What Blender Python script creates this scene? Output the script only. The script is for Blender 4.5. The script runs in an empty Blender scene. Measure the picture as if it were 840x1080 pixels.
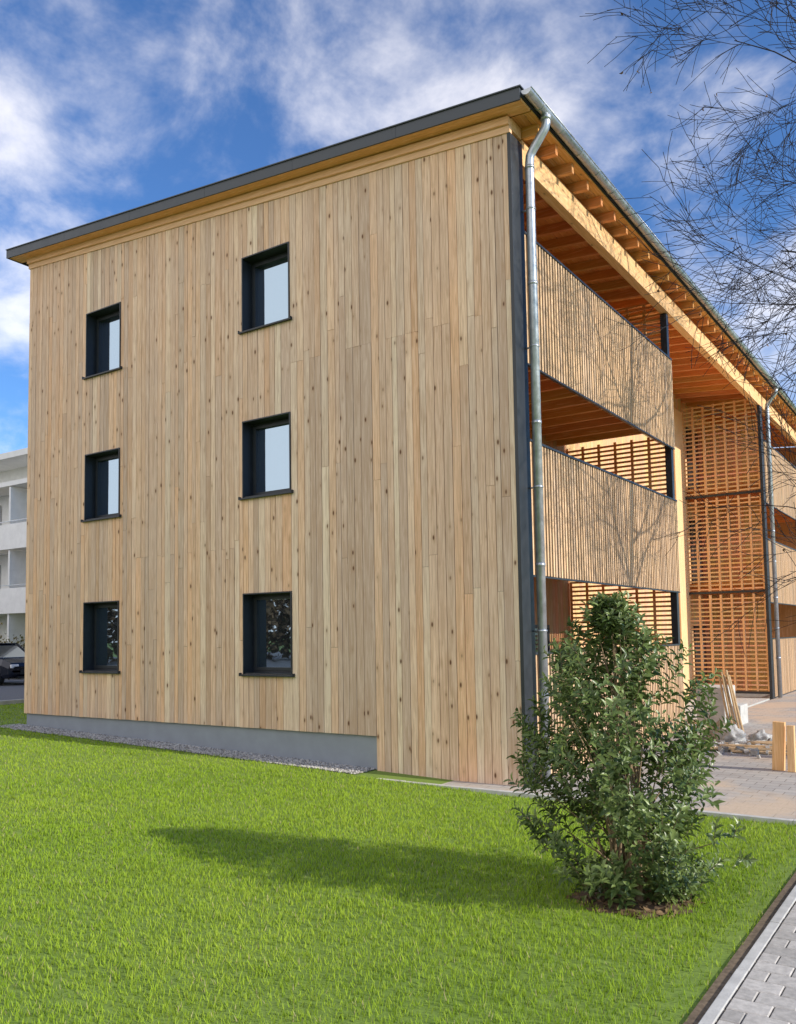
import bpy, math, random
import numpy as np
from mathutils import Vector, Matrix, Quaternion, noise as mnoise
random.seed(7); rng=np.random.default_rng(11)
scene=bpy.context.scene
scene.view_settings.view_transform='Standard'
try: scene.view_settings.look='None'
except Exception: pass
scene.view_settings.exposure=0
# ------------------------------------------------------------ camera
Xw=Vector((1332,83,900)).normalized(); Yw=Vector((612,-52,-900)); Yw=(Yw-Xw*Yw.dot(Xw)).normalized(); Zw=Xw.cross(Yw)
CAM=Vector((5.117,-10.566,2.086))
cd=bpy.data.cameras.new("camera"); cam=bpy.data.objects.new("camera",cd); scene.collection.objects.link(cam)
cam.matrix_world=Matrix.Translation(CAM)@Matrix((Xw,Yw,Zw)).to_4x4()
cd.sensor_fit='VERTICAL'; cd.sensor_height=24; cd.lens=20; cd.shift_y=68/1080; cd.clip_end=2000; cd.clip_start=.05
scene.camera=cam
# ------------------------------------------------------------ helpers
def empty(name,parent=None):
    o=bpy.data.objects.new(name,None); scene.collection.objects.link(o); o.parent=parent; return o
class B:
    def __init__(s): s.v=[];s.f=[];s.c=[]
    def hexa(s,p,col=(.5,.5,.5),r=None):
        n=len(s.v); s.v+= [tuple(q) for q in p]
        if r is None: r=random.random()
        s.c+=[(col[0],col[1],col[2],r)]*8
        s.f+=[(n,n+3,n+2,n+1),(n+4,n+5,n+6,n+7),(n,n+1,n+5,n+4),(n+1,n+2,n+6,n+5),(n+2,n+3,n+7,n+6),(n+3,n,n+4,n+7)]
    def box(s,x0,x1,y0,y1,z0,z1,col=(.5,.5,.5),r=None):
        s.hexa([(x0,y0,z0),(x1,y0,z0),(x1,y1,z0),(x0,y1,z0),(x0,y0,z1),(x1,y0,z1),(x1,y1,z1),(x0,y1,z1)],col,r)
    def obox(s,c,sx,sy,sz,rot,col=(.5,.5,.5),r=None):
        c=Vector(c); P=[]
        for dz in(-1,1):
            for dx,dy in((-1,-1),(1,-1),(1,1),(-1,1)):
                P.append(c+rot@Vector((dx*sx/2,dy*sy/2,dz*sz/2)))
        s.hexa(P,col,r)
    def poly(s,pts,col=(.5,.5,.5),r=0.5):
        n=len(s.v); s.v+=[tuple(p) for p in pts]; s.c+=[(col[0],col[1],col[2],r)]*len(pts); s.f.append(tuple(range(n,n+len(pts))))
    def tube(s,pts,rad,n=8,col=(.5,.5,.5),cap=True):
        pts=[Vector(p) for p in pts]
        if not hasattr(rad,'__len__'): rad=[rad]*len(pts)
        base=len(s.v); r=random.random(); prev=None
        for i,p in enumerate(pts):
            d=(pts[min(i+1,len(pts)-1)]-pts[max(i-1,0)]).normalized()
            if prev is None:
                a=d.orthogonal().normalized()
            else:
                a=(prev-d*prev.dot(d)); a=a.normalized() if a.length>1e-5 else d.orthogonal().normalized()
            prev=a; b=d.cross(a)
            for k in range(n):
                t=2*math.pi*k/n
                s.v.append(tuple(p+(a*math.cos(t)+b*math.sin(t))*rad[i])); s.c.append((col[0],col[1],col[2],r))
        for i in range(len(pts)-1):
            for k in range(n):
                s.f.append((base+i*n+k,base+i*n+(k+1)%n,base+(i+1)*n+(k+1)%n,base+(i+1)*n+k))
        if cap:
            s.f.append(tuple(base+k for k in range(n))[::-1]); s.f.append(tuple(base+(len(pts)-1)*n+k for k in range(n)))
    def obj(s,name,mat,parent=None,smooth=False,bevel=0):
        me=bpy.data.meshes.new(name); me.from_pydata(s.v,[],s.f); me.update()
        a=me.color_attributes.new("Col",'FLOAT_COLOR','POINT'); a.data.foreach_set("color",np.array(s.c,dtype=np.float32).ravel())
        me.materials.append(mat)
        if smooth: me.polygons.foreach_set("use_smooth",[True]*len(me.polygons))
        o=bpy.data.objects.new(name,me); scene.collection.objects.link(o); o.parent=parent
        if bevel:
            m=o.modifiers.new("bev",'BEVEL'); m.width=bevel; m.segments=2; m.limit_method='ANGLE'
        return o
def np_obj(name,V,F,C,mat,parent=None,smooth=False):
    k=F.shape[1]
    me=bpy.data.meshes.new(name); me.vertices.add(len(V)); me.vertices.foreach_set("co",V.astype(np.float32).ravel())
    me.loops.add(F.size); me.loops.foreach_set("vertex_index",F.astype(np.int32).ravel())
    me.polygons.add(len(F)); me.polygons.foreach_set("loop_start",np.arange(0,F.size,k,dtype=np.int32))
    try: me.polygons.foreach_set("loop_total",np.full(len(F),k,dtype=np.int32))
    except Exception: pass
    me.update(calc_edges=True)
    a=me.color_attributes.new("Col",'FLOAT_COLOR','POINT'); a.data.foreach_set("color",C.astype(np.float32).ravel())
    if smooth: me.polygons.foreach_set("use_smooth",[True]*len(me.polygons))
    me.materials.append(mat); o=bpy.data.objects.new(name,me); scene.collection.objects.link(o); o.parent=parent; return o
# ------------------------------------------------------------ materials
class N:
    def __init__(s,name):
        s.m=bpy.data.materials.new(name); s.m.use_nodes=True; s.t=s.m.node_tree; s.n=s.t.nodes; s.l=s.t.links
        s.p=s.n['Principled BSDF']; s.out=s.n['Material Output']
    def add(s,ty,**k):
        x=s.n.new(ty)
        for a,b in k.items(): setattr(x,a,b)
        return x
    def link(s,a,b): s.l.new(a,b)
    def mul(s,a,b,op='MULTIPLY'):
        x=s.add('ShaderNodeMath',operation=op)
        for i,q in enumerate((a,b)):
            if hasattr(q,'is_output'): s.link(q,x.inputs[i])
            else: x.inputs[i].default_value=q
        return x.outputs[0]
    def rng(s,v,a,b,c,d):
        x=s.add('ShaderNodeMapRange'); s.link(v,x.inputs[0])
        for i,q in enumerate((a,b,c,d)): x.inputs[i+1].default_value=q
        return x.outputs[0]
    def mix(s,f,a,b,bt='MIX'):
        x=s.add('ShaderNodeMix',data_type='RGBA',blend_type=bt)
        for i,q in ((0,f),(6,a),(7,b)):
            if hasattr(q,'is_output'): s.link(q,x.inputs[i])
            elif i==0: x.inputs[0].default_value=q
            else: x.inputs[i].default_value=(*q,1)
        return x.outputs[2]
    def noise(s,vec,scale,detail=4,rough=.55,dist=0):
        x=s.add('ShaderNodeTexNoise'); x.inputs['Scale'].default_value=scale; x.inputs['Detail'].default_value=detail
        x.inputs['Roughness'].default_value=rough; x.inputs['Distortion'].default_value=dist
        if vec is not None: s.link(vec,x.inputs['Vector'])
        return x.outputs['Fac']
    def mapv(s,vec,scale):
        x=s.add('ShaderNodeVectorMath',operation='MULTIPLY'); s.link(vec,x.inputs[0]); x.inputs[1].default_value=scale; return x.outputs[0]
    def bump(s,h,st,dist=.01):
        x=s.add('ShaderNodeBump'); x.inputs['Strength'].default_value=st; x.inputs['Distance'].default_value=dist; s.link(h,x.inputs['Height']); s.link(x.outputs[0],s.p.inputs['Normal'])
def wood_mat(name,axis='z',knots=1.0,rough=.7,weather=.0,streak=.42):
    M=N(name); tc=M.add('ShaderNodeTexCoord'); at=M.add('ShaderNodeAttribute',attribute_name='Col')
    sh=M.add('ShaderNodeVectorMath',operation='SCALE'); sh.inputs[0].default_value=(37,91,53); M.link(at.outputs['Alpha'],sh.inputs['Scale'])
    ad=M.add('ShaderNodeVectorMath',operation='ADD'); M.link(tc.outputs['Object'],ad.inputs[0]); M.link(sh.outputs[0],ad.inputs[1]); v=ad.outputs[0]
    L={'x':(1,22,22),'y':(22,1,22),'z':(22,22,1)}[axis]
    g=M.noise(M.mapv(v,L),2.0,4,.62,.6)
    K={'x':(.45,1,1),'y':(1,.45,1),'z':(1,1,.45)}[axis]
    c=M.mix(M.rng(g,.34,.60,streak,0),at.outputs['Color'],(.40,.22,.11))
    c=M.mix(M.rng(g,.52,.72,0,.38),c,(.94,.76,.57))
    if weather:
        big=M.noise(M.mapv(tc.outputs['Object'],(1,1,.55)),.75,4,.6)
        c=M.mix(M.rng(big,.42,.66,0,.30),c,(.58,.46,.37))
    if knots:
        vo=M.add('ShaderNodeTexVoronoi'); vo.inputs['Scale'].default_value=6.2; M.link(M.mapv(v,K),vo.inputs['Vector'])
        halo=M.rng(vo.outputs['Distance'],.10,.30,.30*knots,0); kn=M.rng(vo.outputs['Distance'],.06,.13,.95*knots,0)
        c=M.mix(halo,c,(.38,.20,.09)); c=M.mix(kn,c,(.13,.055,.025))
    M.link(c,M.p.inputs['Base Color']); M.p.inputs['Roughness'].default_value=rough
    M.p.inputs['Specular IOR Level'].default_value=.2
    if knots>.7: M.bump(g,.35,.004)
    return M.m
def simple(name,col,rough=.5,metal=0,nscale=6,var=.15,bump=.0,spec=.5):
    M=N(name); tc=M.add('ShaderNodeTexCoord'); n=M.noise(tc.outputs['Object'],nscale,4,.6)
    f=M.rng(n,.3,.7,0,1)
    c=M.mix(f,tuple(q*(1-var) for q in col),tuple(min(1,q*(1+var)) for q in col)); M.link(c,M.p.inputs['Base Color'])
    M.link(M.rng(n,.3,.7,max(0,rough-.08),min(1,rough+.08)),M.p.inputs['Roughness']); M.p.inputs['Metallic'].default_value=metal
    M.p.inputs['Specular IOR Level'].default_value=spec
    if bump: M.bump(M.noise(tc.outputs['Object'],nscale*8,4,.7),bump,.01)
    return M.m
def attr_mat(name,rough=.8,nscale=20,var=.2,bump=.3,transl=0,spec=.3):
    M=N(name); at=M.add('ShaderNodeAttribute',attribute_name='Col'); col=at.outputs['Color']
    if nscale:
        tc=M.add('ShaderNodeTexCoord'); n=M.noise(tc.outputs['Object'],nscale,4,.65)
        k=M.rng(n,.3,.7,1-var,1+var); vm=M.add('ShaderNodeVectorMath',operation='SCALE'); M.link(at.outputs['Color'],vm.inputs[0]); M.link(k,vm.inputs['Scale']); col=vm.outputs[0]
        if bump: M.bump(n,bump,.006)
    M.link(col,M.p.inputs['Base Color']); M.p.inputs['Roughness'].default_value=rough; M.p.inputs['Specular IOR Level'].default_value=spec
    if transl:
        t=M.add('ShaderNodeBsdfTranslucent'); M.link(col,t.inputs['Color']); mx=M.add('ShaderNodeMixShader'); mx.inputs[0].default_value=transl
        M.link(M.p.outputs[0],mx.inputs[1]); M.link(t.outputs[0],mx.inputs[2]); M.link(mx.outputs[0],M.out.inputs['Surface'])
    return M.m
def diffuse_attr(name,transl=0):
    M=N(name); at=M.add('ShaderNodeAttribute',attribute_name='Col'); d=M.add('ShaderNodeBsdfDiffuse'); M.link(at.outputs['Color'],d.inputs['Color'])
    M.n.remove(M.p); o=d.outputs[0]
    if transl:
        t=M.add('ShaderNodeBsdfTranslucent'); M.link(at.outputs['Color'],t.inputs['Color']); mx=M.add('ShaderNodeMixShader'); mx.inputs[0].default_value=transl
        M.link(o,mx.inputs[1]); M.link(t.outputs[0],mx.inputs[2]); o=mx.outputs[0]
    M.link(o,M.out.inputs['Surface']); return M.m
M_board=wood_mat("weathered_larch_boards",'z',1.0,.75,.1,.5)
M_slat=wood_mat("larch_slats",'z',0,streak=.3)
M_bx=wood_mat("timber_x",'x',0,streak=.3); M_by=wood_mat("timber_y",'y',.6,streak=.3)
M_dark=simple("anthracite_metal",(.035,.04,.047),.45,.3,5,.15)
M_fascia=simple("dark_zinc_fascia",(.06,.068,.08),.5,.3,4,.15)
M_galv=simple("galvanised_steel",(.46,.49,.53),.38,.65,9,.2)
M_plinth=simple("grey_plinth_render",(.29,.315,.35),.85,0,3,.08,.15)
M_black=simple("black_membrane",(.015,.013,.012),.9)
M_room=simple("room_interior",(.05,.05,.05),.9)
M_conc=simple("concrete",(.50,.49,.46),.85,0,7,.15,.25)
M_white=simple("white_render",(.86,.85,.82),.8,0,3,.06,.1)
def glass_mat(name,fac,tint):
    M=N(name); g=M.add('ShaderNodeBsdfGlossy'); g.inputs['Roughness'].default_value=.015; g.inputs['Color'].default_value=tint
    M.p.inputs['Base Color'].default_value=(.02,.025,.03,1); M.p.inputs['Roughness'].default_value=.1
    tc=M.add('ShaderNodeTexCoord'); n=M.noise(tc.outputs['Object'],1.3,2); b=M.add('ShaderNodeBump'); b.inputs['Strength'].default_value=.08; b.inputs['Distance'].default_value=.02
    M.link(n,b.inputs['Height']); M.link(b.outputs[0],g.inputs['Normal'])
    mx=M.add('ShaderNodeMixShader'); mx.inputs[0].default_value=fac; M.link(M.p.outputs[0],mx.inputs[1]); M.link(g.outputs[0],mx.inputs[2]); M.link(mx.outputs[0],M.out.inputs['Surface']); return M.m
M_glass=glass_mat("coated_window_glass",.48,(.60,.80,1,1)); M_glass2=glass_mat("balcony_door_glass",.12,(.8,.9,1,1))
# ------------------------------------------------------------ ground height
def gz(x,y=0): return .027*min(max(-x,0),15)
def gzn(x): return .027*np.clip(-x,0,15)
def ground():
    xs=[-600,-200,-80,-45]+[-32+i for i in range(0,48)]+[25,60,200,600]
    ys=[-600,-200,-80,-40]+[-25+i*2 for i in range(0,38)]+[80,200,600]
    V=[(x,y,gz(x)-.004) for y in ys for x in xs]; nx=len(xs)
    F=[(j*nx+i,j*nx+i+1,(j+1)*nx+i+1,(j+1)*nx+i) for j in range(len(ys)-1) for i in range(nx-1)]
    M=N("lawn_soil_and_grass"); tc=M.add('ShaderNodeTexCoord'); o=tc.outputs['Object']
    a=M.noise(o,.6,4); b=M.noise(o,45,3,.7)
    c=M.mix(M.rng(a,.35,.65,0,1),(.16,.25,.03),(.20,.29,.04)); c=M.mix(M.rng(b,.35,.6,.5,0),c,(.07,.11,.02))
    M.link(c,M.p.inputs['Base Color']); M.p.inputs['Roughness'].default_value=.9
    me=bpy.data.meshes.new("ground"); me.from_pydata(V,[],F); me.materials.append(M.m); o=bpy.data.objects.new("ground",me); scene.collection.objects.link(o)
ground()
# ------------------------------------------------------------ grass blades
def grass():
    def region(n,xr,yr): return np.column_stack([rng.uniform(*xr,n),rng.uniform(*yr,n)])
    P=region(560000,(-17,5.0),(-11.5,-.46)); x,y=P[:,0],P[:,1]
    d=np.hypot(x-CAM.x,y-CAM.y)
    keep=(d<8)|(rng.random(len(d))<np.clip(1.0-(d-8)/9,.28,1))
    keep&=~((x>3.72)&(x<5.5))
    keep&=~((x<-2)&(y<-9.5))
    keep&=~((x>-11.75)&(x<-2.3)&(y>-.5+.04*np.sin(x*7)))
    keep&=~((x>-2.7)&(y>-.57))
    keep&=~((np.hypot((x-2.74),(y+3.9))<.40+.06*np.sin(7*np.arctan2(y+3.9,x-2.72)))&(rng.random(len(d))<.93))
    keep&=~((x>3.55)&(x<3.73)&(rng.random(len(d))<.6))
    P2=region(20000,(-17,-11.6),(-.5,10))
    x=np.concatenate([x[keep],P2[:,0]]); y=np.concatenate([y[keep],P2[:,1]]); n=len(x); d=np.hypot(x-CAM.x,y-CAM.y)
    clump=.5+.5*np.sin(x*5.1+2*np.sin(y*3.7))*np.sin(y*6.3+2*np.sin(x*2.9))
    h=(.026+.026*rng.random(n))*(.8+.4*clump); tall=rng.random(n)<.012; h[tall]*=1.6
    w=.0024+.0003*d; w=w*(.7+.6*rng.random(n))
    a=rng.random(n)*2*np.pi; l=h*(.1+.65*rng.random(n)); la=rng.random(n)*2*np.pi
    z=gzn(x)-.006
    dx,dy=np.cos(a)*w,np.sin(a)*w; ox,oy=np.cos(la)*l,np.sin(la)*l
    V=np.empty((n,3,3))
    V[:,0]=np.column_stack([x-dx,y-dy,z]); V[:,1]=np.column_stack([x+dx,y+dy,z]); V[:,2]=np.column_stack([x+ox,y+oy,z+h])
    i=np.arange(n)*3; T=np.column_stack([i,i+1,i+2])
    patch=.5+.5*np.sin(x*.9+1.3*np.sin(y*.7))*np.cos(y*1.1+np.sin(x*.6)); t=np.clip(rng.random(n)*.65+.35*patch,0,1)[:,None]
    C=(1-t)*np.array([.29,.48,.035])+t*np.array([.54,.69,.085]); dry=rng.random(n)<.03; C[dry]=[.62,.56,.28]
    dk_=rng.random(n)<.10; C[dk_]*=.55
    C=np.column_stack([C,np.ones(n)]); C=np.repeat(C,3,axis=0)
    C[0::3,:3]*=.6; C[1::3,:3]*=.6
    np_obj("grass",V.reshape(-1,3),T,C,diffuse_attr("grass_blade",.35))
grass()
# ------------------------------------------------------------ building
bld=empty("timber_apartment_building")
W=11.56; LEN=26.0; SP=-2.45
RT=lambda x:9.54-.0855*x
ST=lambda x:9.135-.0882*x
def bcol(z=5):
    pal=[(.92,.62,.40),(.84,.585,.40),(.94,.73,.53),(.72,.53,.395),(.92,.65,.45),(.92,.57,.34),(.80,.55,.375),(.66,.48,.35)]
    c=random.choice(pal); k=random.uniform(.88,1.05)
    if random.random()<.08: k*=.8
    return tuple(min(.94,q*k) for q in c)
wins=[(-9.56,-8.48),(-5.20,-4.11)]; wz=[(1.47,2.83),(4.47,5.80),(7.38,8.70)]
bb=B(); bk=B()
zones=[(-W,-9.56,0),(-9.56,-8.48,1),(-8.48,-5.20,0),(-5.20,-4.11,1),(-4.11,-2.45,0),(-2.45,0.0,2)]
for zi,(a,b,k) in enumerate(zones):
    z0=-.03 if k==2 else .576
    segs=[(z0,None)] if k!=1 else [(z0,wz[0][0]),(wz[0][1],wz[1][0]),(wz[1][1],wz[2][0]),(wz[2][1],None)]
    for (s0,s1) in segs:
        ta=s1 if s1 else ST(a); tb=s1 if s1 else ST(b)
        bk.hexa([(a,.002,s0+.01),(b,.002,s0+.01),(b,.03,s0+.01),(a,.03,s0+.01),(a,.002,ta),(b,.002,tb),(b,.03,tb),(a,.03,ta)])
    x=a
    while x<b-1e-4:
        w=random.choice([.095,.12,.12,.145,.145])
        if b-(x+w)<.07: w=b-x
        x1=min(x+w,b)
        for (s0,s1) in segs:
            cuts=[s0]; tmin=(s1 if s1 else ST(x1)); z=s0
            if s1 is None or s1-s0>3:
                if (k==2 or zi==4) and random.random()<.5:
                    cuts+=[6.62]
                elif zi==2 and random.random()<.3:
                    cuts+=[3.62]
                else:
                    z=s0+random.choice([1.8,2.9,3.9,4.6])+random.uniform(-.5,.5)
                    while z<tmin-.6:
                        cuts.append(z); z+=random.choice([3.4,4.2,5.0])+random.uniform(-.35,.35)
                cuts=[c for c in cuts if c<tmin-.3]
            cuts.append(None); pc=bcol()
            for i in range(len(cuts)-1):
                c0=cuts[i]+(0.002 if i else random.uniform(-.004,.002)); dy=random.uniform(0,.005)
                if cuts[i+1] is None: za=s1-.001 if s1 else ST(x); zb=s1-.001 if s1 else ST(x1)
                else: za=zb=cuts[i+1]-.002
                g=.0038+random.uniform(-.001,.0015)
                cc=bcol(); cc=tuple((u+v)/2 for u,v in zip(cc,pc)) if i else pc
                bb.hexa([(x+g,-.024-dy,c0),(x1-g,-.024-dy,c0),(x1-g,0,c0),(x+g,0,c0),(x+g,-.024-dy,za),(x1-g,-.024-dy,zb),(x1-g,0,zb),(x+g,0,za)],cc)
        x=x1
bb.obj("facade_boards",M_board,bld); bk.obj("facade_membrane",M_black,bld)
cr=B()
def slopebox(Bd,x0,x1,y0,y1,z0,off,col=(.5,.35,.2),r=None,f=RT):
    Bd.hexa([(x0,y0,z0),(x1,y0,z0),(x1,y1,z0),(x0,y1,z0),(x0,y0,f(x0)+off),(x1,y0,f(x1)+off),(x1,y1,f(x1)+off),(x0,y1,f(x0)+off)],col,r)
slopebox(cr,-W+.04,SP-.04,.62,LEN,.3,-.24)
cr.obj("core_walls",M_room,bld)
sd=B(); slopebox(sd,-W+.001,-W+.03,.03,LEN,.55,-.22,(.6,.45,.3)); slopebox(sd,-2.43,-.03,.031,.25,0,-.42,(.5,.3,.13))
slopebox(sd,SP,-.08,LEN-.09,LEN,0,-.33,(.55,.32,.14)); sd.obj("side_cladding",M_slat,bld)
pl=B(); pl.box(-W+.03,SP+.0,.022,.3,-.3,.60); pl.obj("plinth",M_plinth,bld)
wf=B(); wg=B(); wr=B(); ws=B()
for (a,b) in wins:
    for (z0,z1) in wz:
        t=.02; y0,y1=-.045,.30
        wf.box(a-.0,a+t,y0,y1,z0,z1); wf.box(b-t,b,y0,y1,z0,z1); wf.box(a+t,b-t,y0,y1,z1-t,z1); wf.box(a+t,b-t,y0+.02,y1,z0,z0+t)
        A,Bx,Z0,Z1=a+t,b-t,z0+t,z1-t; f=.05
        for (yy0,yy1,ff,o) in((.20,.29,f,0),(.185,.275,.05,f-.012)):
            wf.box(A+o,A+o+ff,yy0,yy1,Z0+o,Z1-o); wf.box(Bx-o-ff,Bx-o,yy0,yy1,Z0+o,Z1-o)
            wf.box(A+o+ff,Bx-o-ff,yy0,yy1,Z1-o-ff,Z1-o); wf.box(A+o+ff,Bx-o-ff,yy0,yy1,Z0+o,Z0+o+ff)
        wg.box(A+.085,Bx-.085,.235,.25,Z0+.085,Z1-.085)
        wr.box(A,Bx,.31,.6,Z0,Z1)
        ws.hexa([(a-.05,-.085,z0-.035),(b+.05,-.085,z0-.035),(b+.05,.2,z0-.012),(a-.05,.2,z0-.012),(a-.05,-.085,z0-.008),(b+.05,-.085,z0-.008),(b+.05,.2,z0+.0225),(a-.05,.2,z0+.0225)])
        for xx in(a-.055,b+.04): ws.box(xx,xx+.015,-.088,-.026,z0-.036,z0+.02)
wf.obj("window_frames",M_dark,bld); wg.obj("window_glass",M_glass,bld); wr.obj("window_rooms",M_room,bld); ws.obj("window_sills",M_dark,bld,bevel=.003)
rf=B(); y0,y1=-.35,LEN+.35; xl,xr=-W-.36,.33
def rslab(Bd,x0,x1,y0,y1,o0,o1,col=(.5,.5,.5),r=None):
    Bd.hexa([(x0,y0,RT(x0)+o0),(x1,y0,RT(x1)+o0),(x1,y1,RT(x1)+o0),(x0,y1,RT(x0)+o0),(x0,y0,RT(x0)+o1),(x1,y0,RT(x1)+o1),(x1,y1,RT(x1)+o1),(x0,y1,RT(x0)+o1)],col,r)
rslab(rf,xl,xr,y0+.03,y1,-.12,-.02)
n=6
for i in range(n):
    a=xl+(xr-xl)*i/n; b=xl+(xr-xl)*(i+1)/n; rslab(rf,a+.002,b-.002,y0,y0+.027,-.175,.0)
rslab(rf,xl-.02,xr+.02,y0-.02,y0+.10,.001,.018); rslab(rf,xl-.02,xl+.0,y0,y1,-.175,.0)
rslab(rf,xr-.02,xr+.012,y0+.12,y1,-.10,.012)
rf.obj("roof_covering",M_fascia,bld)
oc=lambda:tuple(q*random.uniform(.85,1.12) for q in (.74,.33,.10))
so=B()
yy=y0+.03
while yy<.0:
    rslab(so,xl+.01,xr-.01,yy+.002,yy+.078,-.16,-.125,(.90,.45,.18)); yy+=.08
so.obj("gable_soffit",M_bx,bld)
so=B(); xx=SP-.02
while xx<xr-.02:
    x1=min(xx+.14,xr-.005); rslab(so,xx+.003,x1-.003,.04,y1,-.15,-.125,oc()); xx+=.14
so.obj("eaves_soffit",M_by,bld)
tr=B()
def tband(x0,x1,y0_,y1_,o0,o1,col):
    tr.hexa([(x0,y0_,ST(x0)+o0),(x1,y0_,ST(x1)+o0),(x1,y1_,ST(x1)+o0),(x0,y1_,ST(x0)+o0),(x0,y0_,ST(x0)+o1),(x1,y0_,ST(x1)+o1),(x1,y1_,ST(x1)+o1),(x0,y1_,ST(x0)+o1)],col)
for i in range(3):
    a=-W-.02+(W+.04)*i/3; b=-W-.02+(W+.04)*(i+1)/3
    tband(a+.001,b-.001,-.05,.02,.002,.10,(.88,.56,.34)); tband(a+.001,b-.001,-.095,.02,.105,.215,(.94,.56,.32))
tr.box(-.14,.015,.021,.33,9.203,9.372,(.8,.48,.22))
tr.obj("gable_trim_boards",M_bx,bld)
ra=B(); y=.35
while y<LEN-.2:
    ra.hexa([(SP,y,RT(SP)-.31),(.27,y,RT(.27)-.31),(.27,y+.08,RT(.27)-.31),(SP,y+.08,RT(SP)-.31),(SP,y,RT(SP)-.152),(.27,y,RT(.27)-.152),(.27,y+.08,RT(.27)-.152),(SP,y+.08,RT(SP)-.152)],oc()); y+=.62
ra.obj("rafters",M_bx,bld)
bm_=B()
for (a,b) in ((.345,9.0),(9.004,17.8),(17.804,LEN)): bm_.box(-.14,0.02,a,b,8.83,9.205,(.86,.52,.24))
bm_.obj("eaves_beam",M_by,bld)
gt=B(); R=.075; cx,cz=.42,9.46; K=10
for (a,b) in [(-.33,4),(4.004,10),(10.004,16),(16.004,22),(22.004,LEN+.3)]:
    for sgn,RR in((1,R),(-1,R-.006)):
        n0=len(gt.v)
        for yv in(a,b):
            for k in range(K+1):
                t=math.pi+math.pi*k/K; gt.v.append((cx+math.cos(t)*RR,yv,cz+math.sin(t)*RR)); gt.c.append((.5,.5,.5,.5))
        for k in range(K): gt.f.append((n0+k,n0+k+1,n0+K+2+k,n0+K+1+k))
    gt.tube([(cx+R,a,cz),(cx+R,b,cz)],.011,6)
n0=len(gt.v)
for k in range(K+1):
    t=math.pi+math.pi*k/K; gt.v.append((cx+math.cos(t)*R,-.33,cz+math.sin(t)*R)); gt.c.append((.5,.5,.5,.5))
gt.f.append(tuple(range(n0,n0+K+1)))
yv=.1
while yv<LEN:
    pts=[(cx+math.cos(math.pi+math.pi*k/8)*(R+.004),yv,cz+math.sin(math.pi+math.pi*k/8)*(R+.004)) for k in range(9)]
    gt.tube(pts,.007,4); yv+=.7
def downpipe(Bd,yp,xg=.42,xp=.15):
    Bd.tube([(xg,yp,cz-.06),(xg,yp,cz-.17),(xg-.02,yp,cz-.24),(xg-.08,yp,cz-.32),(xp+.05,yp,cz-.50),(xp+.01,yp,cz-.57),(xp,yp,cz-.66),(xp,yp,.05)],.064,14)
    Bd.tube([(xg,yp,cz-.06),(xg,yp,cz-.13)],.076,14)
    for z in (1.2,3.0,5.0,7.0,8.7): Bd.tube([(xp,yp,z),(xp,yp,z+.05)],.070,14)
    for z in (2.1,4.1,6.1,8.1): Bd.tube([(xp,yp,z),(xp,yp,z+.025)],.071,14); Bd.box(.024,xp-.03,yp-.01,yp+.01,z,z+.02)
downpipe(gt,.30); downpipe(gt,16.95)
gt.obj("gutter_and_downpipes",M_galv,bld,smooth=True)
dk=B(); dk.box(-.029,.0225,-.042,.34,-.02,9.13); dk.box(-.05,.03,16.50,16.80,0,8.825)
for z0,z1 in((3.56,6.28),(6.56,8.82),(.05,3.28)): dk.box(-.15,-.02,7.34,7.48,z0,z1)
slab=B(); jo=B(); rs=B(); lat=B(); lv=B()
mods=[(.345,7.50),(16.82,LEN-.1)]
for (a,b) in mods:
    for zf in (3.55,6.55):
        yy=a
        while yy<b-.02:
            y1_=min(yy+.16,b); slab.box(SP,-.091,yy+.002,y1_-.002,zf-.12,zf,oc()); yy+=.16
        yy=a+.1
        while yy<b:
            jo.box(SP,-.091,yy,yy+.08,zf-.30,zf-.122,oc()); yy+=.6
        dk.box(-.088,-.05,a,b,zf-.34,zf+.02)
    for (z0,z1) in ((.06,1.78),(2.90,4.79),(5.93,7.82)):
        yy=a+.02
        while yy<b-.03:
            k=random.uniform(.72,1.08); c=random.choice([(.74,.49,.28),(.70,.48,.30),(.78,.52,.30)])
            rs.box(-.041,.008+random.uniform(-.003,.003),yy,yy+.05,z0+random.uniform(-.003,.003),z1,tuple(q*k for q in c)); yy+=.1
        dk.box(-.05,.0218,a,b,z1+.003,z1+.035); dk.box(-.075,-.0425,a,b,z0+.08,z0+.13); dk.box(-.075,-.0425,a,b,z1-.15,z1-.1); dk.box(-.04,.012,a,b,z0-.028,z0-.006)
        yy=a+.05
        while yy<b: dk.box(-.118,-.092,yy,yy+.04,z0+.02,z1); yy+=1.78
slab.obj("balcony_decks",M_bx,bld); jo.obj("balcony_joists",M_bx,bld); rs.obj("balcony_railing_slats",M_slat,bld)
def lattice(yp,x0,x1,z0,z1,nu=6,pitch=.098,col=(.80,.38,.13)):
    z=z0+.03
    while z<z1-.03:
        lat.box(x0,x1,yp,yp+.03,z,z+.042,tuple(q*random.uniform(.85,1.1) for q in col)); z+=pitch
    for i in range(nu+1):
        x=x0+(x1-x0)*i/nu; lv.box(x-.03,x+.03,yp-.012 if nu>6 else yp+.032,yp+.072,z0,z1,(.86,.50,.24))
for z0,z1 in ((.1,3.2),(3.56,6.24),(6.56,9.2)): lattice(7.44,SP+.05,-.16,z0,z1)
for z0,z1 in ((.25,3.16),(3.28,6.16),(6.28,9.1)):
    lattice(16.6,SP+.15,-.08,z0,z1,7,.13,(.90,.54,.27))
    dk.box(SP+.1,-.06,16.583,16.65,z0-.08,z0-.01)
lat.obj("lattice_screen_laths",M_bx,bld); lv.obj("lattice_screen_uprights",M_slat,bld)
pw=B(); x=SP
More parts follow.
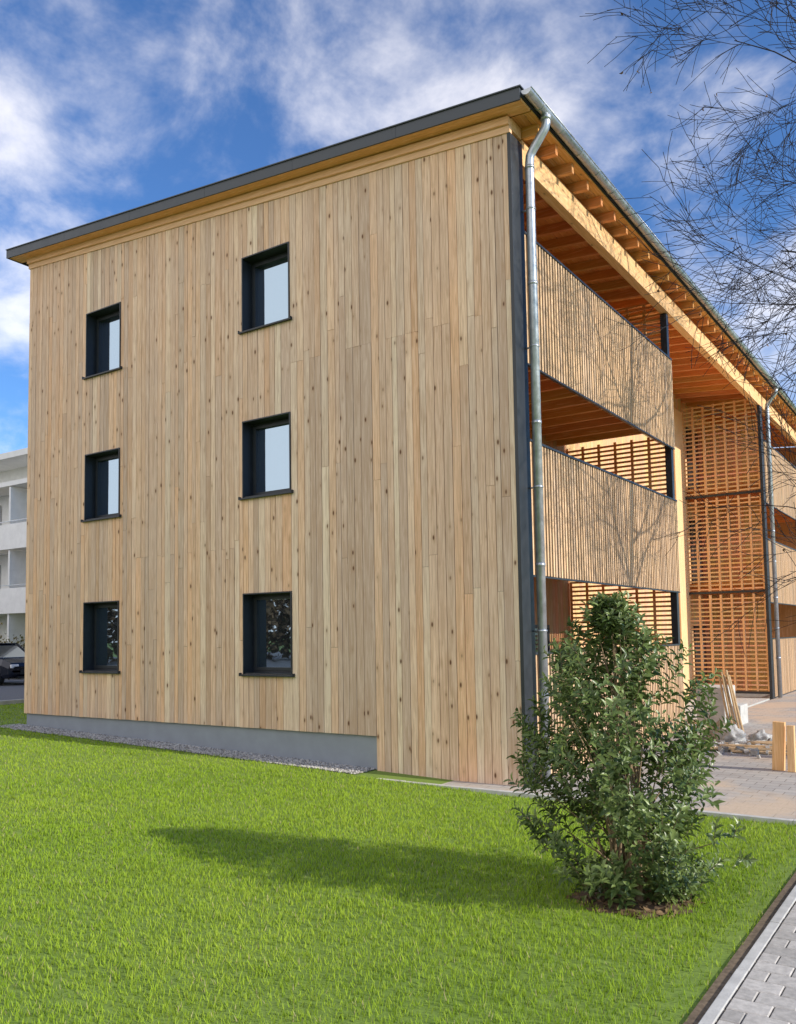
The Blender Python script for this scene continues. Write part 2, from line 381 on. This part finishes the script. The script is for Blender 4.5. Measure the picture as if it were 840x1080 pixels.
while x<-.5:
    x1=min(x+.14,-.45); pw.box(x+.002,x1-.002,18.9,18.95,.05,9.0,tuple(q*random.uniform(.8,1.1) for q in (.80,.46,.20))); x+=.14
pw.obj("partition_wall",M_slat,bld)
iw=B(); yy=.26
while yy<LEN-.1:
    w=.14; x0=SP-.03; base=(.42,.21,.08) if (yy<7.4) else (.80,.50,.25)  # boards behind the near balcony coloured darker to stand for shade there
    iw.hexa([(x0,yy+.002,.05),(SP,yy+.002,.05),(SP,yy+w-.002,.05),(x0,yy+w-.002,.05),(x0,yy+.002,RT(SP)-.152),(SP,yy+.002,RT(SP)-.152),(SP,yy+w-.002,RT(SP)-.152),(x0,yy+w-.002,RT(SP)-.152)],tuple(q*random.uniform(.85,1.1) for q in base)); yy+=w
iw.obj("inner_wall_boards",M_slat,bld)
ig=B()
for (a,b) in mods:
    for zf in (.1,3.56,6.56):
        for yc in (a+1.6,a+5.0):
            w,h=1.8,2.15; x=SP+.002
            dk.box(x,x+.05,yc-w/2,yc-w/2+.07,zf,zf+h); dk.box(x,x+.05,yc+w/2-.07,yc+w/2,zf,zf+h); dk.box(x,x+.05,yc-.04,yc+.04,zf,zf+h); dk.box(x,x+.049,yc-w/2+.071,yc+w/2-.071,zf+h-.07,zf+h-.001)
            ig.box(x+.002,x+.02,yc-w/2+.06,yc+w/2-.06,zf+.02,zf+h-.05)
ig.obj("balcony_doors_glass",M_glass2,bld)
dk.obj("steel_posts_and_rails",M_dark,bld)
pr=B(); pr.box(SP+.002,SP+.16,15.6,16.6,.1,8.95,(.86,.58,.31)); pr.obj("timber_pier",M_slat,bld)
gf=B(); gf.box(SP+.01,-.06,.26,LEN,-.1,.05); gf.obj("loggia_floor",M_conc,bld)
# ------------------------------------------------------------ gravel strip, kerb, patio, path
def gravel():
    n=12000; x=rng.uniform(-11.8,-2.5,n); y=rng.uniform(-.5,.02,n); s=rng.uniform(.008,.026,n); z=gzn(x)+rng.uniform(0,.014,n)+.004
    d=np.array([[1,0,0],[0,1,0],[-1,0,0],[0,-1,0],[0,0,.7],[0,0,-.7]],float)
    a=rng.random(n)*6.28; ca,sa=np.cos(a),np.sin(a)
    V=np.empty((n,6,3)); sc=s[:,None]*(.7+.6*rng.random((n,6)))
    V[:,:,0]=x[:,None]+sc*(d[:,0]*ca[:,None]-d[:,1]*sa[:,None]); V[:,:,1]=y[:,None]+sc*(d[:,0]*sa[:,None]+d[:,1]*ca[:,None]); V[:,:,2]=z[:,None]+sc*d[:,2]
    f=np.array([[0,1,4],[1,2,4],[2,3,4],[3,0,4],[1,0,5],[2,1,5],[3,2,5],[0,3,5]]); F=(np.arange(n)[:,None,None]*6+f[None]).reshape(-1,3)
    k=rng.uniform(.2,.6,n)[:,None]; C=np.column_stack([k*np.array([[1,.96,.9]]),np.ones(n)]); C=np.repeat(C,6,axis=0)
    g=empty("gravel_strip")
    np_obj("stones",V.reshape(-1,3),F,C,diffuse_attr("gravel_stone"),g)
    b=B()
    for i in range(10):
        a=-11.8+.93*i; c=a+.93; b.poly([(a,-.5,gz(a)+.004),(c,-.5,gz(c)+.004),(c,.02,gz(c)+.004),(a,.02,gz(a)+.004)],(.2,.19,.17))
    b.obj("gravel_bed",attr_mat("gravel_bed",.95,60,.4,.5),g)
gravel()
kb=B(); x=-2.62
while x<7: kb.box(x+.003,x+.997,-.57,-.49,-.1,.05+random.uniform(-.003,.003)); x+=1.0
kb.obj("concrete_kerb",M_conc,None,bevel=.006)
def pave_mat():
    M=N("patio_paving"); tc=M.add('ShaderNodeTexCoord'); o=tc.outputs['Object']
    br=M.add('ShaderNodeTexBrick'); M.link(o,br.inputs['Vector']); br.inputs['Scale'].default_value=1; br.inputs['Brick Width'].default_value=.3; br.inputs['Row Height'].default_value=.2; br.inputs['Mortar Size'].default_value=.006; br.inputs['Mortar Smooth'].default_value=.3
    br.inputs['Color1'].default_value=(.48,.45,.41,1); br.inputs['Color2'].default_value=(.39,.37,.345,1); br.inputs['Mortar'].default_value=(.17,.15,.13,1)
    n1=M.noise(o,.55,5,.6,.5); n2=M.noise(o,30,4,.7); n3=M.noise(o,2.5,5,.65)
    c=M.mix(M.rng(n1,.47,.6,0,.85),br.outputs['Color'],(.60,.46,.32)); c=M.mix(M.rng(n3,.55,.7,0,.45),c,(.26,.21,.17)); c=M.mix(M.rng(n2,.3,.7,.25,0),c,(.18,.15,.13))
    M.link(c,M.p.inputs['Base Color']); M.p.inputs['Roughness'].default_value=.88; M.bump(M.mul(n2,M.mul(br.outputs['Fac'],-1),'ADD'),.4,.006); return M.m
b=B(); b.box(.0,9.5,-.488,30,-.1,.03); b.box(SP-.02,-.0005,-.488,.0,-.1,.026); b.obj("patio_paving",pave_mat())
path=empty("paver_path"); b=B(); y=-12.0; j=0
while y<-.62:
    x=3.87
    xs=[x]+([x+.11] if j%2 else []); c=xs[-1]
    while c<5.35: c+=.22; xs.append(min(c,5.4))
    for i in range(len(xs)-1):
        if xs[i+1]-xs[i]<.03: continue
        k=random.uniform(.80,1.12); h=.028+random.uniform(-.0015,.0015); x0,x1=xs[i]+.003,xs[i+1]-.003; y0_,y1_=y+.003,y+.157; e=.006
        n0=len(b.v); P=[(x0,y0_,-.02),(x1,y0_,-.02),(x1,y1_,-.02),(x0,y1_,-.02),(x0,y0_,h-e),(x1,y0_,h-e),(x1,y1_,h-e),(x0,y1_,h-e),(x0+e,y0_+e,h),(x1-e,y0_+e,h),(x1-e,y1_-e,h),(x0+e,y1_-e,h)]
        b.v+=P; b.c+=[(.44*k,.415*k,.38*k,random.random())]*12
        for q in range(4):
            r=(q+1)%4; b.f+=[(n0+q,n0+r,n0+4+r,n0+4+q),(n0+4+q,n0+4+r,n0+8+r,n0+8+q)]
        b.f.append((n0+8,n0+9,n0+10,n0+11))
    y+=.16; j+=1
b.obj("pavers",attr_mat("concrete_paver",.85,25,.2,.35),path)
b=B(); b.poly([(3.72,-12,.012),(5.5,-12,.012),(5.5,-.575,.012),(3.72,-.575,.012)],(.16,.12,.08)); b.obj("bedding",attr_mat("path_bedding",.95,25,.4,.5),path)
b=B(); y=-12
while y<-.7: b.box(3.795,3.862,y+.003,y+.997,-.05,.03+random.uniform(-.002,.002),(.33,.32,.3)); y+=1
b.obj("edging",M_conc,path,bevel=.005)
# ------------------------------------------------------------ bush
def leaves_from(axisP,axisD,nleaf,L,Wd,ang,colA,colB,Ls):
    n=len(axisP); tot=n*nleaf
    t=np.tile(np.linspace(.05,1,nleaf),n)+rng.uniform(-.03,.03,tot)
    P=np.repeat(axisP,nleaf,0); D=np.repeat(axisD,nleaf,0); S=np.repeat(Ls,nleaf)
    P=P+D*(t*S)[:,None]
    up=np.tile([0.,0,1],(tot,1)); a=np.cross(D,up+rng.normal(0,.05,(tot,3))); a/=np.linalg.norm(a,axis=1)[:,None]+1e-9; b=np.cross(D,a)
    ph=np.tile(np.arange(nleaf)*2.4,n)+np.repeat(rng.random(n)*6.28,nleaf)
    rad=a*np.cos(ph)[:,None]+b*np.sin(ph)[:,None]
    an=np.radians(ang)*(1.15-.55*t)+rng.normal(0,.15,tot)
    d=D*np.cos(an)[:,None]+rad*np.sin(an)[:,None]; d[:,2]-=.12; d/=np.linalg.norm(d,axis=1)[:,None]
    s=np.cross(d,D); s/=np.linalg.norm(s,axis=1)[:,None]+1e-9; nn=np.cross(s,d)
    l=L*(.65+.6*rng.random(tot))*(1.05-.35*t); w=Wd*l/L
    fold=.25
    def pt(f,sw,h): return P+d*(l*f)[:,None]+s*(w*sw)[:,None]+nn*(w*h)[:,None]
    V=np.stack([pt(0,0,0),pt(.35,.5,fold),pt(.7,.42,fold*.6),pt(1,0,-.5),pt(.7,-.42,fold*.6),pt(.35,-.5,fold),pt(.5,0,-.05)],1)
    i=np.arange(tot)*7
    F=np.concatenate([np.column_stack([i+q0,i+q1,i+q2]) for q0,q1,q2 in((0,1,6),(1,2,6),(2,3,6),(3,4,6),(4,5,6),(5,0,6))])
    k=np.clip(rng.random(tot)*.75+.35*(t>.8),0,1)[:,None]; C=(1-k)*np.array(colA)+k*np.array(colB)
    C=np.repeat(np.column_stack([C,np.ones(tot)]),7,0)
    return V.reshape(-1,3),F,C
def bush():
    e=empty("evergreen_shrub"); c=np.array([2.78,-3.9,0.0])
    hs=[0,.2,.5,1.0,1.4,1.8,2.1,2.34]; rs_=[.30,.50,.72,.80,.76,.58,.38,.12]
    n=1500; h=rng.uniform(.08,2.34,n); th=rng.random(n)*2*np.pi
    R=np.interp(h,hs,rs_)*(1+.17*np.sin(3*th+h*4)+.13*np.sin(5*th-h*7))
    f=np.sqrt(rng.uniform(.05,1,n)); stick=rng.random(n)<.07; f[stick]*=1.12
    R=R*f
    P=np.column_stack([c[0]+R*np.cos(th)-.06*h,c[1]+R*np.sin(th),h])
    keep=np.array([mnoise.noise(Vector(p)*3.1+Vector((5,1,2)))>-.10 for p in P])   # clumps and gaps
    P,th,h,f=P[keep],th[keep],h[keep],f[keep]; n=len(P)
    D=np.column_stack([np.cos(th)*(.15+.75*f),np.sin(th)*(.15+.75*f),.7+.5*h/2.4])+rng.normal(0,.28,(n,3)); D/=np.linalg.norm(D,axis=1)[:,None]
    Ls=rng.uniform(.12,.26,n); P=P-D*Ls[:,None]*.8
    V,F,C=leaves_from(P,D,11,.092,.035,62,(.065,.11,.03),(.23,.30,.09),Ls)
    np_obj("leaves",V,F,C,attr_mat("evergreen_leaf",.36,0,.2,0,.25,.5),e)
    b=B()
    for i in range(0,n,2):
        p=Vector(P[i]); q=p+Vector(D[i])*Ls[i]; b.tube([p,q],[.004,.0018],4,(.16,.12,.07),False)
    for i in range(60):
        a=random.random()*6.28; k=int(rng.integers(0,n)); tip=Vector(P[k]); base=Vector((c[0]+math.cos(a)*.15,c[1]+math.sin(a)*.15,-.02))
        mid=base.lerp(tip,.45)+Vector((0,0,.15*tip.z)); mid.x+= (c[0]-mid.x)*.3; mid.y+=(c[1]-mid.y)*.3
        b.tube([base,base.lerp(mid,.5)+Vector((0,0,.05)),mid,tip],[.015,.012,.008,.003],6,(.28,.20,.12),False)
    b.obj("stems",attr_mat("shrub_bark",.85,40,.3,.3),e,smooth=True)
    b=B(); m=28
    ring=[(c[0]+math.cos(6.283*k/m)*(.45+.05*math.sin(k*1.7)),c[1]+math.sin(6.283*k/m)*(.45+.05*math.sin(k*1.7)),.003) for k in range(m)]
    for k in range(m): b.poly([(c[0],c[1],.05),ring[k],ring[(k+1)%m]],(.12,.08,.05))
    b.obj("soil_mound",attr_mat("soil",.95,22,.45,.9),e)
    nn=200; a=rng.random(nn)*6.28; r=.48*np.sqrt(rng.random(nn))
    P=np.column_stack([c[0]+r*np.cos(a),c[1]+r*np.sin(a),.045-.05*(r/.5)+.008*rng.random(nn)+.006]); D=np.column_stack([np.cos(a*3),np.sin(a*3),.15*np.ones(nn)]); D/=np.linalg.norm(D,axis=1)[:,None]
    V,F,C=leaves_from(P,D,1,.06,.025,10,(.13,.08,.04),(.24,.16,.08),np.full(nn,.01)); np_obj("leaf_litter",V,F,C,attr_mat("dead_leaf",.8,0,.2,0),e)
bush()
# ------------------------------------------------------------ bare tree
def tree():
    e=empty("bare_deciduous_tree"); b=B(); tips=[]
    R=random.Random(12)
    MR=.0048
    def br(p,d,L,r,dep):
        n=5 if dep<3 else 3; pts=[p]; rad=[r]; cur=p.copy(); dd=d.copy(); child=[]
        for i in range(n):
            g=.05 if dep==0 else .13
            dd=(dd+Vector((R.gauss(0,g),R.gauss(0,g),R.gauss(0,g*.8)+(.03 if dep<3 else -.01)))).normalized()
            cur=cur+dd*(L/n); pts.append(cur.copy()); rad.append(max(MR,r*(1-.68*(i+1)/n))); child.append((cur.copy(),dd.copy(),rad[-1]))
        b.tube(pts,rad,7 if dep<2 else (5 if dep<3 else 3),(.045,.042,.045),False)
        if dep>=4: tips.append((cur,dd)); return
        k={0:18,1:8,2:7,3:5}[dep]
        for j in range(k):
            f=(j+1)/k; i=min(n-1,int((.3+.7*f)*n-.01)) if dep==0 else min(n-1,1+int(f*(n-1)-.01))
            q,qd,qr=child[i]; pq=pts[i].lerp(q,R.random())
            a=qd.orthogonal().normalized(); a.rotate(Quaternion(qd,R.random()*6.28)); ang=math.radians(R.uniform(25,55))
            if dep==0: ang=math.radians(R.uniform(48,88)); a=Vector((math.cos(j*2.4+.5),math.sin(j*2.4+.5),0))
            nd=(qd*math.cos(ang)+a*math.sin(ang)).normalized()
            br(pq,nd,L*R.uniform(.48,.64)*(1.0 if dep else .56),max(MR,qr*(.62 if dep else .42)),dep+1)
    base=Vector((6.2,4.7,-.05))
    br(base,Vector((0,0,1)),10.9,.17,0)
    b.obj("trunk_and_branches",diffuse_attr("tree_bark"),e,smooth=True)
    T=R.sample(tips,min(160,len(tips))); P=np.array([t[0][:] for t in T]); D=np.array([(t[1]+Vector((0,0,-.8))).normalized()[:] for t in T])
    V,F,C=leaves_from(P,D,1,.065,.04,30,(.08,.05,.02),(.18,.10,.04),np.full(len(P),.02)); np_obj("withered_leaves",V,F,C,attr_mat("withered_leaf",.8,0,.2,0),e)
tree()
# ------------------------------------------------------------ site clutter on patio
def rotz(a): return Matrix.Rotation(a,3,'Z')
b=B(); b.obox((2.62,3.0,.38),.16,.12,.70,Matrix.Rotation(.05,3,'Y'),(.78,.46,.2)); b.obox((2.80,2.92,.36),.10,.10,.66,Matrix.Rotation(-.06,3,'X'),(.8,.5,.24)); b.obj("timber_offcut",M_slat,None,bevel=.004)
b=B()
for i in range(9): b.obox((2.0+random.uniform(-.2,.3),4.6+i*.12,.06+.03*(i%3)),random.uniform(.9,1.6),.1,.03,rotz(random.uniform(-.4,.4)),(.62,.44,.25))
b.obj("loose_planks",M_bx)
b=B(); b.box(-.05,.55,8.6,9.6,0,.85); b.box(.551,.8,8.9,9.6,0,.45); b.obj("concrete_block_steps",M_conc,None,bevel=.02)
def bag(name,c,s,col,mat):
    import bmesh
    bm=bmesh.new(); bmesh.ops.create_icosphere(bm,subdivisions=4,radius=1)
    for v in bm.verts:
        p=v.co.copy(); k=1+.30*mnoise.noise(p*2.2+Vector(c))+.14*mnoise.noise(p*6); v.co=Vector((p.x*s[0]*k,p.y*s[1]*k,max(p.z,-.55)*s[2]*k))
        if p.z>.75: v.co.z+=s[2]*.35*(p.z-.75)/.25; v.co.x*=.6; v.co.y*=.6
        v.co+=Vector(c)+Vector((0,0,s[2]*.55))
    me=bpy.data.meshes.new(name); bm.to_mesh(me); me.polygons.foreach_set("use_smooth",[True]*len(me.polygons)); me.materials.append(mat); o=bpy.data.objects.new(name,me); scene.collection.objects.link(o)
M_bag=simple("woven_sack",(.42,.41,.39),.7,0,12,.25,.5); M_bag2=simple("sand_bag",(.34,.29,.22),.8,0,12,.2,.4)
bag("rubble_sack",(1.35,5.6,.02),(.26,.22,.2),None,M_bag); bag("rubble_sack.001",(1.0,6.4,.02),(.3,.24,.18),None,M_bag2); bag("rubble_sack.002",(1.75,6.1,.02),(.2,.2,.13),None,M_bag)
b=B()
for i in range(220):
    a=random.random()*6.28; r=random.gauss(0,.5); s=random.uniform(.03,.12); k=random.uniform(.18,.5)
    b.obox((1.5+r*math.cos(a),5.0+r*1.2*math.sin(a),.03+s*.4),s,s*random.uniform(.5,1),s*random.uniform(.4,.9),Matrix.Rotation(random.random()*3,3,(random.random(),random.random(),1)),(k,k*.93,k*.84))
b.obj("rubble_pile",attr_mat("rubble",.9,15,.2,.3))
b=B()
for i in range(5): b.tube([(.95+.06*i,7.3,.04),(.62+.05*i,7.9,1.15+.1*(i%2))],.022,8,(.5,.36,.2))
b.obj("leaning_battens",M_slat)
# ------------------------------------------------------------ left background
z4=.405
b=B(); b.box(-60,-16.5,-60,12,z4-.1,z4+.004,(.15,.15,.155)); b.obj("asphalt_road",attr_mat("asphalt",.9,40,.3,.3))
b=B(); y=-40
while y<12: b.box(-16.5,-16.36,y+.004,y+.996,.2,z4+.11,(.4,.4,.38)); y+=1
b.obj("road_kerb",M_conc,None,bevel=.01)
b=B()
for i in range(8): b.box(-28.9-2.6*i+2.6,-28.8-2.6*i+2.6,6.6,11.5,z4+.0,z4+.008,(.75,.75,.73))
b.obj("parking_bay_markings",attr_mat("road_paint",.7,30,.15,0))
def car():
    e=empty("parked_car"); M_p=simple("dark_blue_car_paint",(.012,.016,.03),.18,.3,3,.1); M_t=simple("tyre_rubber",(.02,.02,.02),.85); M_g=M_glass2
    S=[(0,.74,.42,.72),(.08,.84,.32,.86),(.5,.89,.26,.98),(1.3,.9,.24,1.04),(2.4,.9,.24,1.06),(3.6,.9,.26,1.08),(4.2,.87,.3,1.05),(4.4,.78,.4,.95)]
    b=B()
    for (x,w,z0,z1) in S:
        for (yy,zz) in ((-w+.06,z0),(-w,z0+.12),(-w,z1-.22),(-w+.09,z1),(w-.09,z1),(w,z1-.22),(w,z0+.12),(w-.06,z0)): b.v.append((x,yy,zz)); b.c.append((0,0,0,0))
    for i in range(len(S)-1):
        for k in range(8): b.f.append((i*8+k,(i+1)*8+k,(i+1)*8+(k+1)%8,i*8+(k+1)%8))
    b.f.append(tuple(range(8))); b.f.append(tuple(range((len(S)-1)*8,len(S)*8))[::-1]); b.obj("body",M_p,e,bevel=.03)
    b=B(); b.hexa([(1.15,-.80,1.03),(4.28,-.80,1.05),(4.28,.80,1.05),(1.15,.80,1.03),(1.95,-.64,1.56),(3.95,-.64,1.58),(3.95,.64,1.58),(1.95,.64,1.56)]); b.obj("greenhouse",M_g,e,bevel=.04)
    b=B(); b.box(1.9,4.0,-.66,.66,1.565,1.61)
    for x0,x1 in((1.15,1.93),(2.75,2.75),(3.55,3.6),(4.26,3.97)):
        for s in(-1,1): b.tube([(x0,s*.80,1.04),(x1,s*.65,1.57)],.035,6)
    b.obj("roof_and_pillars",M_p,e,bevel=.015)
    b=B()
    for x in(.85,3.5):
        for s in(-1,1): b.tube([(x,s*.70,.34),(x,s*.915,.34)],.34,24)
    b.obj("tyres",M_t,e,bevel=.02); b=B()
    for x in(.85,3.5):
        for s in(-1,1):
            b.tube([(x,s*.916,.34),(x,s*.925,.34)],.06,16)
            for k in range(5):
                t=6.283*k/5; b.obox((x+math.cos(t)*.12,s*.92,.34+math.sin(t)*.12),.22,.02,.05,Matrix.Rotation(-t,3,'Y'))
            b.tube([(x+.225*math.cos(t),s*.918,.34+.225*math.sin(t)) for t in [6.283*k/20 for k in range(21)]],.014,5)
    b.obj("wheel_rims",M_galv,e)
    b=B()
    for s in(-1,1): b.box(-.0,.12,s*.62-.16,s*.62+.16,.66,.8); b.box(4.33,4.42,s*.66-.12,s*.66+.12,.78,.98)
    b.obj("lamps",M_white,e,bevel=.02); b=B(); b.box(-.03,.05,-.4,.4,.42,.62); b.box(-.035,4.44,-.5,.5,.28,.34)
    for s in(-1,1): b.box(1.35,1.5,s*.98-.1,s*.98+.1,1.05,1.17)
    b.obj("grille_and_mirrors",M_t,e)
    e.location=(-25.0,8.7,z4+.004); e.rotation_euler=(0,0,math.pi)
car()
def clump(name,centres,nq,q,cA,cB,mat,trunk=None):
    e=empty(name); Vs=[];Fs=[];Cs=[];o=0
    for (cx_,cy_,cz_,r,h) in centres:
        n=nq; u=rng.normal(size=(n,3)); u/=np.linalg.norm(u,axis=1)[:,None]; rr=(rng.random(n)**.45)[:,None]; P=u*rr*np.array([r,r,h/2])*(1+.25*np.sin(u[:,:1]*7+u[:,1:2]*5))+np.array([cx_,cy_,cz_+h/2])
        a=rng.normal(size=(n,3)); a/=np.linalg.norm(a,axis=1)[:,None]; bb_=np.cross(a,rng.normal(size=(n,3))); bb_/=np.linalg.norm(bb_,axis=1)[:,None]; s=(q*(.5+rng.random(n)))[:,None]
        V=np.stack([P-a*s,P-bb_*s*.6,P+a*s,P+bb_*s*.6],1).reshape(-1,3); F=np.arange(n*4).reshape(-1,4)+o; o+=n*4
        k=rng.random((n,1)); C=(1-k)*np.array(cA)+k*np.array(cB); C=np.repeat(np.column_stack([C,np.ones(n)]),4,0); Vs.append(V);Fs.append(F);Cs.append(C)
    np_obj("foliage",np.concatenate(Vs),np.concatenate(Fs),np.concatenate(Cs),mat,e)
    if trunk:
        b=B()
        for (cx_,cy_,cz_,r,h) in centres:
            b.tube([(cx_,cy_,-.5),(cx_+.1,cy_,cz_+h*.4),(cx_,cy_,cz_+h*.9)],[trunk,trunk*.6,.03],6,(.1,.08,.06))
            for k in range(6):
                a=random.random()*6.28; z=cz_+h*random.uniform(.1,.6); b.tube([(cx_,cy_,z),(cx_+math.cos(a)*r*.8,cy_+math.sin(a)*r*.8,z+h*.25)],[trunk*.4,.02],4,(.1,.08,.06))
        b.obj("trunks",M_bark,e)
M_bark=diffuse_attr("distant_bark"); M_fol=diffuse_attr("distant_foliage",.2)
clump("hedge",[(-26-1.0*i,11.9+random.uniform(-.2,.2),z4-.1,.9,1.5+random.uniform(0,.9)) for i in range(20)],600,.07,(.03,.035,.015),(.10,.085,.04),M_fol,.04)
cs=[]
for i in range(60):
    a=math.radians(172+i*3.2)+random.uniform(-.02,.02); r=random.uniform(44,60); cs.append((5+r*math.cos(a),-8+r*math.sin(a),-.3,random.uniform(2.4,3.8),random.uniform(6.5,10.5)))
clump("distant_trees",cs,1300,.26,(.07,.05,.028),(.24,.16,.095),M_fol,.22)
def white_bld():
    e=empty("white_apartment_building"); x0,x1,y0=-50,-29.5,13.6; b=B(); b.box(x0,x1,y0+1.6,y0+12,z4-.3,11.2); b.box(x0-.3,x1+.3,y0-.2,y0+12.2,11.2,11.5)
    g=B(); f=B(); cu=B(); rl=B()
    for i,zf in enumerate((.6,3.75,6.95,10.1)):
        if i>0 : b.box(x0,x1,y0,y0+1.598,zf-.25,zf-.02)
        if 0<i<3: b.box(x0,x1,y0-.06,y0+.02,zf-.3,zf+.95); rl.box(x0,x1,y0-.05,y0-.01,zf+1.08,zf+1.12)
        if i<3:
            x=x0+.8
            while x<x1-2:
                g.box(x,x+1.9,y0+1.57,y0+1.595,zf+.05,zf+2.35)
                for xx in (x-.04,x+.93,x+1.9): f.box(xx,xx+.06,y0+1.54,y0+1.58,zf,zf+2.4)
                f.box(x,x+1.9,y0+1.545,y0+1.575,zf+2.35,zf+2.42)
                if random.random()<.9: cu.box(x+.05,x+1.1,y0+1.55,y0+1.565,zf+.1,zf+2.3)
                x+=3.1
            for k in range(5): b.box(x0+k*5.1,x0+k*5.1+.14,y0+.03,y0+1.59,zf,zf+2.85)
    b.obj("walls_and_slabs",M_white,e); g.obj("windows",M_glass,e); f.obj("window_frames",M_conc,e); cu.obj("curtains",simple("yellow_blind",(.82,.62,.25),.8),e); rl.obj("handrails",M_galv,e)
white_bld()
# ------------------------------------------------------------ light
EL=math.radians(25.5); AZ=math.radians(84)
sdir=Vector((math.sin(AZ)*math.cos(EL),math.cos(AZ)*math.cos(EL),math.sin(EL)))
sl=bpy.data.lights.new("sun",'SUN'); sl.energy=5.0; sl.angle=math.radians(.5); sl.color=(1,.92,.80)
so_=bpy.data.objects.new("sun",sl); scene.collection.objects.link(so_); so_.rotation_euler=sdir.to_track_quat('Z','Y').to_euler(); so_.location=sdir*50
w=bpy.data.worlds.new("World"); scene.world=w; w.use_nodes=True; t=w.node_tree; nd=t.nodes; lk=t.links
bg=nd['Background']; bg.inputs['Strength'].default_value=.15
sk=nd.new('ShaderNodeTexSky'); sk.sky_type='NISHITA'; sk.sun_disc=False; sk.sun_elevation=EL; sk.sun_rotation=AZ; sk.air_density=1.0; sk.dust_density=.5; sk.ozone_density=2.0
tc=nd.new('ShaderNodeTexCoord'); sx=nd.new('ShaderNodeSeparateXYZ'); lk.new(tc.outputs['Generated'],sx.inputs[0])
def math_(op,a,b=None,clamp=False):
    x=nd.new('ShaderNodeMath'); x.operation=op; x.use_clamp=clamp
    for i,q in enumerate((a,b)):
        if q is None: continue
        if hasattr(q,'is_output'): lk.new(q,x.inputs[i])
        else: x.inputs[i].default_value=q
    return x.outputs[0]
den=math_('ADD',math_('MAXIMUM',sx.outputs[2],0),.42)
cb=nd.new('ShaderNodeCombineXYZ'); lk.new(math_('DIVIDE',sx.outputs[0],den),cb.inputs[0]); lk.new(math_('DIVIDE',sx.outputs[1],den),cb.inputs[1])
def noi(vec,sc,de,ro,di,off=(0,0,0),s=(1,1,1)):
    m=nd.new('ShaderNodeMapping'); m.inputs['Location'].default_value=off; m.inputs['Scale'].default_value=s; m.inputs['Rotation'].default_value=(0,0,.5); lk.new(vec,m.inputs[0])
    n=nd.new('ShaderNodeTexNoise'); n.inputs['Scale'].default_value=sc; n.inputs['Detail'].default_value=de; n.inputs['Roughness'].default_value=ro; n.inputs['Distortion'].default_value=di; lk.new(m.outputs[0],n.inputs['Vector']); return n.outputs['Fac']
n1=noi(cb.outputs[0],1.5,3,.5,.15,(3.1,1.7,0)); n2=noi(cb.outputs[0],6.5,6,.6,.2,(9,4,0))
nn=math_('ADD',math_('MULTIPLY',n1,.55),math_('MULTIPLY',n2,.45))
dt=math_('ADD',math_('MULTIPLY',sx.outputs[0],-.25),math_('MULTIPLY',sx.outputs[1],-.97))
back_fill=math_('MAXIMUM',math_('MULTIPLY',dt,.25),0)  # extra unseen cloud cover added behind the camera to light the shaded facade
nn=math_('ADD',math_('ADD',nn,back_fill),math_('MULTIPLY',math_('ADD',sx.outputs[0],.5),-.08))
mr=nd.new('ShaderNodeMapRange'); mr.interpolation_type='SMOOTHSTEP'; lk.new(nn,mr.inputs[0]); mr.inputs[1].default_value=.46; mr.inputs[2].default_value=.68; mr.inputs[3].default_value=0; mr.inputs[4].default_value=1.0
fac=math_('MULTIPLY',mr.outputs[0],math_('ADD',math_('MULTIPLY',back_fill,1.7),.62),True)
tint=nd.new('ShaderNodeMix'); tint.data_type='RGBA'; tint.blend_type='MULTIPLY'; tint.inputs[0].default_value=1; lk.new(sk.outputs[0],tint.inputs[6]); tint.inputs[7].default_value=(.56,.86,1.25,1)
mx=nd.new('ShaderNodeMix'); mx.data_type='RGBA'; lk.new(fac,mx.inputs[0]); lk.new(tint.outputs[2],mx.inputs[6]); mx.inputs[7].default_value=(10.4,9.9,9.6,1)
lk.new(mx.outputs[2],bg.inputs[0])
